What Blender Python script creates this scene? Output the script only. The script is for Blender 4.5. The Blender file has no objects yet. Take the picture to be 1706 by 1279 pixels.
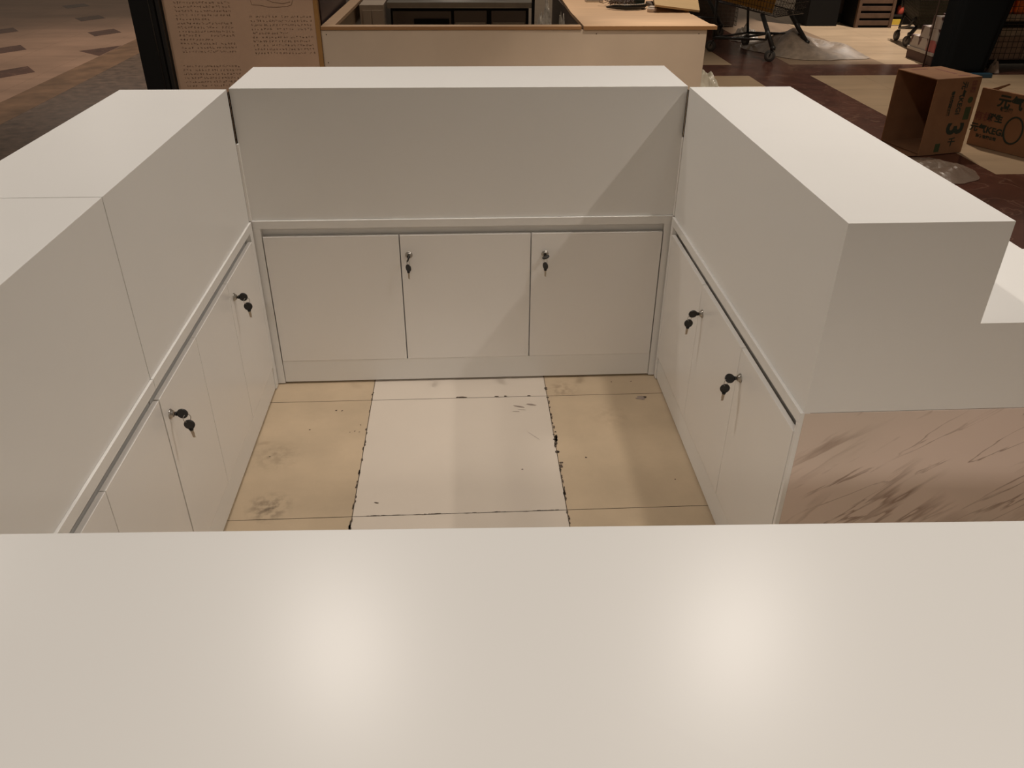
import bpy, bmesh, math, random
from mathutils import Vector, Matrix, Euler, noise
random.seed(7)
sc = bpy.context.scene
col = sc.collection

# ------------------------------------------------------------------ camera
cam_d = bpy.data.cameras.new('camera')
cam_d.sensor_width = 36.0
cam_d.lens = 1342.956 / 1706 * 36.0
cam_d.clip_start = 0.02
cam = bpy.data.objects.new('camera', cam_d)
col.objects.link(cam)
cam.matrix_world = (Matrix.Translation((0, 0, 1.48927)) @ Matrix.Rotation(-0.0604795, 4, 'Z')
                    @ Matrix.Rotation(1.0203935, 4, 'X') @ Matrix.Rotation(0.0077826, 4, 'Z'))
sc.camera = cam

# ------------------------------------------------------------------ view, world, lamps
sc.view_settings.view_transform = 'Standard'
sc.view_settings.look = 'None'
sc.view_settings.gamma = 1
sc.view_settings.use_curve_mapping = False
sc.view_settings.exposure = 0.0
w = bpy.data.worlds.new('hall'); sc.world = w; w.use_nodes = True
w.node_tree.nodes['Background'].inputs[0].default_value = (1.0, 0.80, 0.60, 1)
w.node_tree.nodes['Background'].inputs[1].default_value = 0.10

def lamp(x, y, z, power, radius=0.06, angle=130, color=(1.0, 0.91, 0.82), blend=0.6, aim=None):
    d = bpy.data.lights.new('ceiling_or_fill_spot', 'SPOT')
    d.energy = power; d.shadow_soft_size = radius; d.color = color
    d.spot_size = math.radians(angle); d.spot_blend = blend
    o = bpy.data.objects.new('ceiling_or_fill_spot', d); o.location = (x, y, z); col.objects.link(o)
    if aim:
        o.rotation_euler = (Vector(aim) - o.location).to_track_quat('-Z', 'Y').to_euler()
    return o
lamp(-0.58, 2.375, 3.3, 96, angle=114, blend=0.4)
lamp(1.12, 2.35, 3.3, 96, angle=114, blend=0.4)
lamp(2.34, 0.9, 3.3, 90, radius=0.03, angle=120)
lamp(2.0, 2.6, 3.3, 50, angle=80)  # unseen fill added to brighten the right counter's tops
lamp(-0.3, -2.6, 3.3, 440, radius=0.12)  # unseen spot behind the camera, power raised as front fill for the far panel
lamp(-2.7, 3.3, 3.3, 85, radius=0.1)  # unseen fill, placed to light the left top but not the back panel
lamp(1.2, 4.2, 3.3, 270, angle=60, color=(1, .88, .74))
lamp(-1.5, 3.9, 3.3, 30, angle=80)  # weak fill added for the printed board, no source seen
lamp(1.3, 6.2, 3.3, 230, angle=54, color=(1, .88, .74))
lamp(-0.3, 6.0, 3.3, 90, angle=52)  # added fill to lift the inside of the kiosk, no source seen
lamp(5.3, 10.2, 3.6, 780, radius=0.06, angle=64, blend=.35, color=(1, .90, .80))
lamp(3.5, 6.8, 3.3, 230, radius=0.1, angle=82, color=(1, .87, .72))
lamp(-3.2, 9.0, 3.6, 270, radius=0.1, angle=95, color=(1, .86, .72))
lamp(-4.62, 10.85, 3.6, 40, angle=160)
lamp(3.0, 15.2, 3.6, 50, angle=160)
lamp(-0.08, 14.8, 3.6, 40, angle=160)

# ------------------------------------------------------------------ helpers
def tag(o, label=None, cat=None, group=None, kind=None):
    if label: o['label'] = label
    if cat: o['category'] = cat
    if group: o['group'] = group
    if kind: o['kind'] = kind
    return o

def empty(name, loc, label=None, cat=None, group=None, rz=0.0):
    o = bpy.data.objects.new(name, None); o.location = loc; o.rotation_euler = (0, 0, rz)
    o.empty_display_size = 0.05
    col.objects.link(o)
    return tag(o, label, cat, group)

class MB:
    """collects shapes into one mesh"""
    def __init__(s, fn=None):
        s.bm = bmesh.new(); s.fn = fn
    def P(s, p):
        p = Vector(p)
        return s.fn(p) if s.fn else p
    def face(s, pts, mi=0):
        f = s.bm.faces.new([s.bm.verts.new(s.P(p)) for p in pts]); f.material_index = mi; return f
    def box(s, a, b, bev=0.0, mi=0, tf=None):
        xs = (min(a[0], b[0]), max(a[0], b[0])); ys = (min(a[1], b[1]), max(a[1], b[1])); zs = (min(a[2], b[2]), max(a[2], b[2]))
        t = bmesh.new()
        vs = []
        for z in zs:
            for (i, j) in ((0, 0), (1, 0), (1, 1), (0, 1)):
                vs.append(t.verts.new((xs[i], ys[j], z)))
        for q in ((3, 2, 1, 0), (4, 5, 6, 7), (0, 1, 5, 4), (1, 2, 6, 5), (2, 3, 7, 6), (3, 0, 4, 7)):
            t.faces.new([vs[k] for k in q])
        if bev > 0:
            bmesh.ops.bevel(t, geom=list(t.edges), offset=bev, segments=2, affect='EDGES', profile=0.5)
        s.merge(t, mi, tf)
    def merge(s, t, mi=0, tf=None):
        mp = {}
        for v in t.verts:
            c = tf @ v.co if tf else v.co
            mp[v] = s.bm.verts.new(s.P(c))
        for f in t.faces:
            try:
                nf = s.bm.faces.new([mp[v] for v in f.verts]); nf.material_index = mi
                nf.smooth = f.smooth
            except ValueError:
                pass
        t.free()
    def tube(s, pts, r, seg=8, mi=0, closed=False):
        pts = [Vector(p) for p in pts]; n = len(pts); rings = []
        up = None
        for i, p in enumerate(pts):
            if closed: d = pts[(i + 1) % n] - pts[i - 1]
            elif i == 0: d = pts[1] - pts[0]
            elif i == n - 1: d = pts[-1] - pts[-2]
            else: d = (pts[i + 1] - p).normalized() + (p - pts[i - 1]).normalized()
            d.normalize()
            if up is None:
                up = Vector((0, 0, 1)) if abs(d.z) < 0.9 else Vector((1, 0, 0))
            a = d.cross(up)
            if a.length < 1e-5: a = d.cross(Vector((0.3, 1, 0.2)))
            a.normalize(); b = a.cross(d).normalized(); up = b
            rr = r[i] if isinstance(r, (list, tuple)) else r
            rings.append([s.bm.verts.new(s.P(p + (a * math.cos(2 * math.pi * k / seg) + b * math.sin(2 * math.pi * k / seg)) * rr)) for k in range(seg)])
        rng = range(n) if closed else range(n - 1)
        for i in rng:
            A, B = rings[i], rings[(i + 1) % n]
            for k in range(seg):
                f = s.bm.faces.new((A[k], A[(k + 1) % seg], B[(k + 1) % seg], B[k])); f.smooth = seg > 4; f.material_index = mi
        if not closed:
            for R_ in (rings[0], rings[-1]):
                f = s.bm.faces.new(R_); f.material_index = mi
    def lathe(s, prof, origin, axis, seg=24, mi=0):
        """prof: list of (radius, distance along axis)"""
        axis = Vector(axis).normalized(); o = Vector(origin)
        a = axis.orthogonal().normalized(); b = axis.cross(a)
        rings = []
        for (r, h) in prof:
            rings.append([s.bm.verts.new(s.P(o + axis * h + (a * math.cos(2 * math.pi * k / seg) + b * math.sin(2 * math.pi * k / seg)) * max(r, 1e-5))) for k in range(seg)])
        for A, B in zip(rings, rings[1:]):
            for k in range(seg):
                f = s.bm.faces.new((A[k], A[(k + 1) % seg], B[(k + 1) % seg], B[k])); f.material_index = mi
                f.smooth = True
        for R_ in (rings[0], rings[-1]):
            f = s.bm.faces.new(R_); f.material_index = mi
    def prism(s, poly, h0, h1, plane='xy', mi=0):
        def q(u, v, h):
            return {'xy': (u, v, h), 'xz': (u, h, v), 'yz': (h, u, v)}[plane]
        A = [s.bm.verts.new(s.P(q(u, v, h0))) for u, v in poly]
        B = [s.bm.verts.new(s.P(q(u, v, h1))) for u, v in poly]
        fs = [s.bm.faces.new(A), s.bm.faces.new(B)]
        n = len(poly)
        for k in range(n):
            fs.append(s.bm.faces.new((A[k], A[(k + 1) % n], B[(k + 1) % n], B[k])))
        for f in fs: f.material_index = mi
    def build(s, name, mats, parent=None, origin=None):
        """mesh in world coordinates; origin shifts the object's own origin"""
        bmesh.ops.recalc_face_normals(s.bm, faces=list(s.bm.faces))
        me = bpy.data.meshes.new(name)
        off = Vector((0, 0, 0))
        if parent is not None and origin is None:
            off = parent_world(parent)
        elif origin is not None:
            off = Vector(origin)
        if parent is None and origin is not None:
            bmesh.ops.translate(s.bm, verts=list(s.bm.verts), vec=-off)
        s.bm.to_mesh(me); s.bm.free()
        o = bpy.data.objects.new(name, me); col.objects.link(o)
        for m in (mats if isinstance(mats, (list, tuple)) else [mats]): me.materials.append(m)
        if parent is not None:
            o.parent = parent
            mw = world_matrix(parent)
            o.matrix_parent_inverse = mw.inverted()
        elif origin is not None:
            o.location = off
        return o

def world_matrix(o):
    m = Matrix.LocRotScale(o.location, o.rotation_euler, o.scale)
    if o.parent:
        return world_matrix(o.parent) @ o.matrix_parent_inverse @ m
    return m
def parent_world(o):
    return world_matrix(o).translation
def kids(o):
    return [c for c in bpy.data.objects if c.parent == o]
def copy_tree(o, parent=None):
    c = o.copy(); col.objects.link(c)
    if parent is not None: c.parent = parent
    for k in kids(o): copy_tree(k, c)
    return c

# ------------------------------------------------------------------ materials
def mat(name, rgb, rough=0.5, metal=0.0, spec=0.5, alpha=1.0, trans=0.0, noise_s=None, noise_amt=0.0, bump=0.0, bump_s=200, emis=None, coat=0.0):
    m = bpy.data.materials.new(name); m.use_nodes = True
    nt = m.node_tree; b = nt.nodes['Principled BSDF']
    b.inputs['Base Color'].default_value = (*rgb, 1); b.inputs['Roughness'].default_value = rough
    b.inputs['Metallic'].default_value = metal; b.inputs['Specular IOR Level'].default_value = spec
    b.inputs['Alpha'].default_value = alpha; b.inputs['Transmission Weight'].default_value = trans
    b.inputs['Coat Weight'].default_value = coat
    tc = nt.nodes.new('ShaderNodeTexCoord')
    if noise_s:
        n = nt.nodes.new('ShaderNodeTexNoise'); n.inputs['Scale'].default_value = noise_s; n.inputs['Detail'].default_value = 6
        nt.links.new(tc.outputs['Object'], n.inputs['Vector'])
        r = nt.nodes.new('ShaderNodeValToRGB')
        k = noise_amt
        r.color_ramp.elements[0].position = 0.3; r.color_ramp.elements[1].position = 0.7
        r.color_ramp.elements[0].color = (*[c * (1 - k) for c in rgb], 1)
        r.color_ramp.elements[1].color = (*[min(1, c * (1 + k)) for c in rgb], 1)
        nt.links.new(n.outputs['Fac'], r.inputs['Fac']); nt.links.new(r.outputs['Color'], b.inputs['Base Color'])
    if bump > 0:
        n2 = nt.nodes.new('ShaderNodeTexNoise'); n2.inputs['Scale'].default_value = bump_s; n2.inputs['Detail'].default_value = 3
        nt.links.new(tc.outputs['Object'], n2.inputs['Vector'])
        bp = nt.nodes.new('ShaderNodeBump'); bp.inputs['Strength'].default_value = bump; bp.inputs['Distance'].default_value = 0.002
        nt.links.new(n2.outputs['Fac'], bp.inputs['Height']); nt.links.new(bp.outputs['Normal'], b.inputs['Normal'])
    return m

WHITE = mat('white_lacquer', (0.78, 0.765, 0.735), rough=0.33, spec=0.5, noise_s=3, noise_amt=0.008)
DOORW = mat('white_door_lacquer', (0.79, 0.765, 0.73), rough=0.24, spec=0.5, noise_s=2.5, noise_amt=0.01)
TOPW = mat('satin_white_worktop', (0.735, 0.725, 0.70), rough=0.30, spec=0.20, noise_s=3, noise_amt=0.008)
EDGE = mat('white_edge', (0.8, 0.77, 0.73), rough=0.35)
DARK = mat('dark_gap', (0.05, 0.035, 0.025), rough=0.8)
CHROME = mat('chrome', (0.42, 0.39, 0.35), rough=0.3, metal=1.0)
BRASS = mat('key_metal', (0.45, 0.38, 0.3), rough=0.35, metal=1.0)
BLACKP = mat('black_plastic', (0.012, 0.011, 0.010), rough=0.32)
BLACKM = mat('black_paint', (0.006, 0.0055, 0.005), rough=0.6, spec=0.2)
BLACKG = mat('gap_shade_black', (0.012, 0.010, 0.008), rough=0.9, spec=0.0)  # black that puts shade into the rear corner gaps
BOARD = mat('beige_board', (0.44, 0.35, 0.265), rough=0.55, noise_s=4, noise_amt=0.04)
BROWNEDGE = mat('brown_edge_band', (0.24, 0.12, 0.045), rough=0.5)
AMBER = mat('amber_edge_band', (0.26, 0.13, 0.035), rough=0.5)
PRINTB = mat('tan_printed_board', (0.38, 0.245, 0.16), rough=0.7, noise_s=5, noise_amt=0.05)
INK = mat('brown_print', (0.15, 0.085, 0.05), rough=0.8)
STEEL = mat('stainless_steel', (0.50, 0.47, 0.42), rough=0.28, metal=1.0, noise_s=12, noise_amt=0.08)
DSTEEL = mat('dark_steel_panel', (0.17, 0.14, 0.12), rough=0.4, metal=0.6)
WIRE = mat('dark_cart_wire', (0.055, 0.045, 0.038), rough=0.38, metal=0.7)
CARTG = mat('dark_cart_plastic', (0.022, 0.020, 0.018), rough=0.4)
WHEELG = mat('grey_wheel_rubber', (0.055, 0.050, 0.045), rough=0.6)
YELLOWP = mat('yellow_panel', (0.42, 0.22, 0.04), rough=0.5)
CARD = mat('cardboard', (0.27, 0.13, 0.06), rough=0.85, noise_s=9, noise_amt=0.10)
CARDIN = mat('cardboard_inside', (0.2, 0.10, 0.05), rough=0.9)
PRINTG = mat('dark_green_print', (0.025, 0.035, 0.022), rough=0.8)
PRINTR = mat('faded_red_print', (0.20, 0.07, 0.045), rough=0.8)
SHEET = mat('milky_plastic_film', (0.36, 0.28, 0.215), rough=0.5, alpha=0.7, noise_s=14, noise_amt=0.25)
CLEAR = mat('clear_plastic', (0.62, 0.56, 0.48), rough=0.18, alpha=0.5, noise_s=30, noise_amt=0.35)
FILM = mat('thin_clear_film', (0.40, 0.30, 0.23), rough=0.3, alpha=0.38)
WBAG = mat('white_plastic_bag', (0.62, 0.58, 0.48), rough=0.3, alpha=0.9)
ORANGE = mat('orange_wrapper', (0.75, 0.14, 0.012), rough=0.4, noise_s=25, noise_amt=0.5)
PINK = mat('pink_carton', (0.42, 0.16, 0.16), rough=0.6)
GREYC = mat('pale_carton', (0.42, 0.36, 0.31), rough=0.6)
RED = mat('red_carton', (0.36, 0.08, 0.07), rough=0.6)
BROWNW = mat('brown_wood_slats', (0.10, 0.055, 0.032), rough=0.6, noise_s=8, noise_amt=0.3)
GREYP = mat('brown_grey_panel', (0.10, 0.072, 0.055), rough=0.6)
NAVY = mat('black_cloth', (0.006, 0.007, 0.008), rough=0.95, spec=0.15, bump=0.3, bump_s=30)
BLUE = mat('dark_blue_plastic', (0.012, 0.045, 0.075), rough=0.5)
YELLOW = mat('yellow_jar', (0.6, 0.42, 0.05), rough=0.4)

def ply_mat(name, rgb):
    m = mat(name, rgb, rough=0.55)
    nt = m.node_tree; b = nt.nodes['Principled BSDF']
    tc = nt.nodes.new('ShaderNodeTexCoord'); mp = nt.nodes.new('ShaderNodeMapping'); mp.inputs['Scale'].default_value = (1.2, 22, 22)
    n = nt.nodes.new('ShaderNodeTexNoise'); n.inputs['Scale'].default_value = 2.5; n.inputs['Detail'].default_value = 6; n.inputs['Distortion'].default_value = 0.6
    r = nt.nodes.new('ShaderNodeValToRGB')
    r.color_ramp.elements[0].position = 0.3; r.color_ramp.elements[0].color = (*[c * 0.86 for c in rgb], 1)
    r.color_ramp.elements[1].position = 0.7; r.color_ramp.elements[1].color = (*[c * 1.08 for c in rgb], 1)
    nt.links.new(tc.outputs['Object'], mp.inputs['Vector']); nt.links.new(mp.outputs['Vector'], n.inputs['Vector'])
    nt.links.new(n.outputs['Fac'], r.inputs['Fac']); nt.links.new(r.outputs['Color'], b.inputs['Base Color'])
    return m
PLY = ply_mat('pale_plywood', (0.58, 0.38, 0.23))
PLY2 = ply_mat('yellowish_plywood', (0.50, 0.34, 0.17))

def tile_mat(name, rgb, dirt=0.12, scale=3.0, stretch=(1, 1, 1), rough=0.32, vein=None, smudges=(), fine=0.0):
    m = mat(name, rgb, rough=rough)
    nt = m.node_tree; b = nt.nodes['Principled BSDF']; L = nt.links
    tc = nt.nodes.new('ShaderNodeTexCoord'); mp = nt.nodes.new('ShaderNodeMapping'); mp.inputs['Scale'].default_value = stretch
    n = nt.nodes.new('ShaderNodeTexNoise'); n.inputs['Scale'].default_value = scale; n.inputs['Detail'].default_value = 8; n.inputs['Roughness'].default_value = 0.6
    r = nt.nodes.new('ShaderNodeValToRGB')
    r.color_ramp.elements[0].position = 0.32; r.color_ramp.elements[0].color = (*[c * (1 - dirt) for c in rgb], 1)
    r.color_ramp.elements[1].position = 0.68; r.color_ramp.elements[1].color = (*[min(1, c * (1 + dirt * 0.7)) for c in rgb], 1)
    L.new(tc.outputs['Object'], mp.inputs['Vector']); L.new(mp.outputs['Vector'], n.inputs['Vector'])
    L.new(n.outputs['Fac'], r.inputs['Fac'])
    out = r.outputs['Color']
    if vein:
        n2 = nt.nodes.new('ShaderNodeTexNoise'); n2.inputs['Scale'].default_value = 2.2; n2.inputs['Detail'].default_value = 7; n2.inputs['Distortion'].default_value = 1.4
        L.new(mp.outputs['Vector'], n2.inputs['Vector'])
        r2 = nt.nodes.new('ShaderNodeValToRGB')
        e = r2.color_ramp.elements
        e[0].position = 0.485; e[0].color = (0, 0, 0, 1); e[1].position = 0.5; e[1].color = (1, 1, 1, 1)
        e2 = r2.color_ramp.elements.new(0.515); e2.color = (0, 0, 0, 1)
        L.new(n2.outputs['Fac'], r2.inputs['Fac'])
        ml = nt.nodes.new('ShaderNodeMath'); ml.operation = 'MULTIPLY'; ml.inputs[1].default_value = 0.55
        L.new(r2.outputs['Color'], ml.inputs[0])
        mx = nt.nodes.new('ShaderNodeMix'); mx.data_type = 'RGBA'
        L.new(ml.outputs[0], mx.inputs['Factor']); L.new(out, mx.inputs['A']); mx.inputs['B'].default_value = (*vein, 1)
        out = mx.outputs['Result']
    for (x, y, rad, amt, c) in smudges:
        vm = nt.nodes.new('ShaderNodeVectorMath'); vm.operation = 'DISTANCE'; vm.inputs[1].default_value = (x, y, 0)
        L.new(tc.outputs['Object'], vm.inputs[0])
        mr = nt.nodes.new('ShaderNodeMapRange'); mr.inputs['From Min'].default_value = rad; mr.inputs['From Max'].default_value = rad * 0.15
        mr.inputs['To Min'].default_value = 0; mr.inputs['To Max'].default_value = amt
        L.new(vm.outputs['Value'], mr.inputs['Value'])
        n3 = nt.nodes.new('ShaderNodeTexNoise'); n3.inputs['Scale'].default_value = 38; n3.inputs['Detail'].default_value = 6
        L.new(tc.outputs['Object'], n3.inputs['Vector'])
        mr2 = nt.nodes.new('ShaderNodeMapRange'); mr2.inputs['From Min'].default_value = 0.42; mr2.inputs['From Max'].default_value = 0.62
        L.new(n3.outputs['Fac'], mr2.inputs['Value'])
        ml = nt.nodes.new('ShaderNodeMath'); ml.operation = 'MULTIPLY'
        L.new(mr.outputs['Result'], ml.inputs[0]); L.new(mr2.outputs['Result'], ml.inputs[1])
        mx = nt.nodes.new('ShaderNodeMix'); mx.data_type = 'RGBA'
        L.new(ml.outputs[0], mx.inputs['Factor']); L.new(out, mx.inputs['A']); mx.inputs['B'].default_value = (*c, 1)
        out = mx.outputs['Result']
    L.new(out, b.inputs['Base Color'])
    return m
T_WHITE = tile_mat('white_floor_tile', (0.64, 0.565, 0.48), dirt=0.03, scale=2.2, rough=0.3)
T_BEIGE = tile_mat('beige_floor_tile', (0.52, 0.405, 0.275), dirt=0.12, scale=4, stretch=(1, 1, 1), rough=0.35,
                   smudges=[(-0.575, 1.79, 0.075, 0.75, (0.10, 0.07, 0.045)), (-0.60, 2.03, 0.09, 0.35, (0.14, 0.10, 0.06)), (0.32, 2.38, 0.07, 0.5, (0.2, 0.13, 0.08)), (0.46, 2.2, 0.09, 0.2, (0.2, 0.13, 0.08))])
T_BEIGE2 = tile_mat('beige_marble_tile', (0.47, 0.34, 0.22), dirt=0.16, scale=2.5, stretch=(0.5, 2.0, 1), rough=0.28)
T_DARKER = tile_mat('darker_marble_tile', (0.30, 0.205, 0.135), dirt=0.2, scale=2.5, stretch=(2.0, 0.5, 1), rough=0.28)  # darker tone of the beige marble, beyond the cross band
T_BAND = tile_mat('dark_red_marble_tile', (0.105, 0.040, 0.028), dirt=0.35, scale=5, rough=0.22, vein=(0.24, 0.13, 0.09))
T_GREY = tile_mat('dark_granite_tile', (0.15, 0.098, 0.07), dirt=0.5, scale=12, rough=0.4)
T_ORANGE = tile_mat('orange_brown_marble_tile', (0.25, 0.14, 0.08), dirt=0.4, scale=4, rough=0.3)
T_HALL = tile_mat('pinkish_beige_marble', (0.42, 0.26, 0.18), dirt=0.25, scale=1.2, stretch=(0.7, 1.6, 1), rough=0.3)
GROUT = mat('dark_grout', (0.075, 0.05, 0.03), rough=0.9)
STAIN = mat('black_grime', (0.085, 0.06, 0.042), rough=0.8)
SCRATCH = mat('grey_scuff', (0.30, 0.24, 0.20), rough=0.7)

def marble_mat():
    m = mat('veined_marble_panel', (0.55, 0.42, 0.34), rough=0.4)
    nt = m.node_tree; b = nt.nodes['Principled BSDF']; L = nt.links
    tc = nt.nodes.new('ShaderNodeTexCoord')
    def vein(rot, scale, sy, pos, width, seed):
        mp = nt.nodes.new('ShaderNodeMapping'); mp.inputs['Rotation'].default_value = (0, math.radians(rot), 0)
        mp.inputs['Location'].default_value = (seed, 0, seed * 1.7)
        st = nt.nodes.new('ShaderNodeMapping'); st.inputs['Scale'].default_value = (1.0, 1.0, sy)
        n = nt.nodes.new('ShaderNodeTexNoise'); n.inputs['Scale'].default_value = scale; n.inputs['Detail'].default_value = 4; n.inputs['Roughness'].default_value = 0.5; n.inputs['Distortion'].default_value = 0.35
        L.new(tc.outputs['Object'], mp.inputs['Vector']); L.new(mp.outputs['Vector'], st.inputs['Vector']); L.new(st.outputs['Vector'], n.inputs['Vector'])
        r = nt.nodes.new('ShaderNodeValToRGB'); e = r.color_ramp.elements
        e[0].position = pos - width; e[0].color = (0, 0, 0, 1); e[1].position = pos; e[1].color = (1, 1, 1, 1)
        e2 = e.new(pos + width * 0.35); e2.color = (0, 0, 0, 1)
        L.new(n.outputs['Fac'], r.inputs['Fac'])
        # patchy: veins fade in and out along their run
        n2 = nt.nodes.new('ShaderNodeTexNoise'); n2.inputs['Scale'].default_value = scale * 1.6; n2.inputs['Detail'].default_value = 2
        L.new(mp.outputs['Vector'], n2.inputs['Vector'])
        mr = nt.nodes.new('ShaderNodeMapRange'); mr.inputs['From Min'].default_value = 0.42; mr.inputs['From Max'].default_value = 0.6
        L.new(n2.outputs['Fac'], mr.inputs['Value'])
        ml = nt.nodes.new('ShaderNodeMath'); ml.operation = 'MULTIPLY'
        L.new(r.outputs['Color'], ml.inputs[0]); L.new(mr.outputs['Result'], ml.inputs[1])
        return ml.outputs[0]
    v1 = vein(40, 2.2, 6.0, 0.52, 0.05, 1.3)
    v2 = vein(35, 3.0, 7.0, 0.46, 0.03, 5.1)
    ad = nt.nodes.new('ShaderNodeMath'); ad.operation = 'MAXIMUM'; L.new(v1, ad.inputs[0]); L.new(v2, ad.inputs[1])
    ml = nt.nodes.new('ShaderNodeMath'); ml.operation = 'MULTIPLY'; ml.inputs[1].default_value = 0.8; L.new(ad.outputs[0], ml.inputs[0])
    n = nt.nodes.new('ShaderNodeTexNoise'); n.inputs['Scale'].default_value = 3; n.inputs['Detail'].default_value = 3
    L.new(tc.outputs['Object'], n.inputs['Vector'])
    r = nt.nodes.new('ShaderNodeValToRGB'); r.color_ramp.elements[0].position = 0.35; r.color_ramp.elements[1].position = 0.65
    r.color_ramp.elements[0].color = (0.66, 0.55, 0.465, 1); r.color_ramp.elements[1].color = (0.75, 0.61, 0.53, 1)
    L.new(n.outputs['Fac'], r.inputs['Fac'])
    mx = nt.nodes.new('ShaderNodeMix'); mx.data_type = 'RGBA'
    L.new(ml.outputs[0], mx.inputs['Factor']); L.new(r.outputs['Color'], mx.inputs['A']); mx.inputs['B'].default_value = (0.25, 0.155, 0.11, 1)
    L.new(mx.outputs['Result'], b.inputs['Base Color'])
    return m
MARBLE = marble_mat()

def check_mat(name, a, b_, scale):
    m = mat(name, a, rough=0.6)
    nt = m.node_tree; L = nt.links
    tc = nt.nodes.new('ShaderNodeTexCoord'); v = nt.nodes.new('ShaderNodeTexVoronoi'); v.inputs['Scale'].default_value = scale
    r = nt.nodes.new('ShaderNodeValToRGB'); r.color_ramp.elements[0].position = 0.42; r.color_ramp.elements[1].position = 0.5
    r.color_ramp.elements[0].color = (*b_, 1); r.color_ramp.elements[1].color = (*a, 1)
    L.new(tc.outputs['Object'], v.inputs['Vector']); L.new(v.outputs['Distance'], r.inputs['Fac'])
    L.new(r.outputs['Color'], nt.nodes['Principled BSDF'].inputs['Base Color'])
    return m
MILKC = check_mat('printed_pale_carton', (0.46, 0.39, 0.34), (0.10, 0.045, 0.04), 9)
MILKR = check_mat('printed_red_carton', (0.42, 0.10, 0.09), (0.30, 0.20, 0.18), 9)

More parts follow.
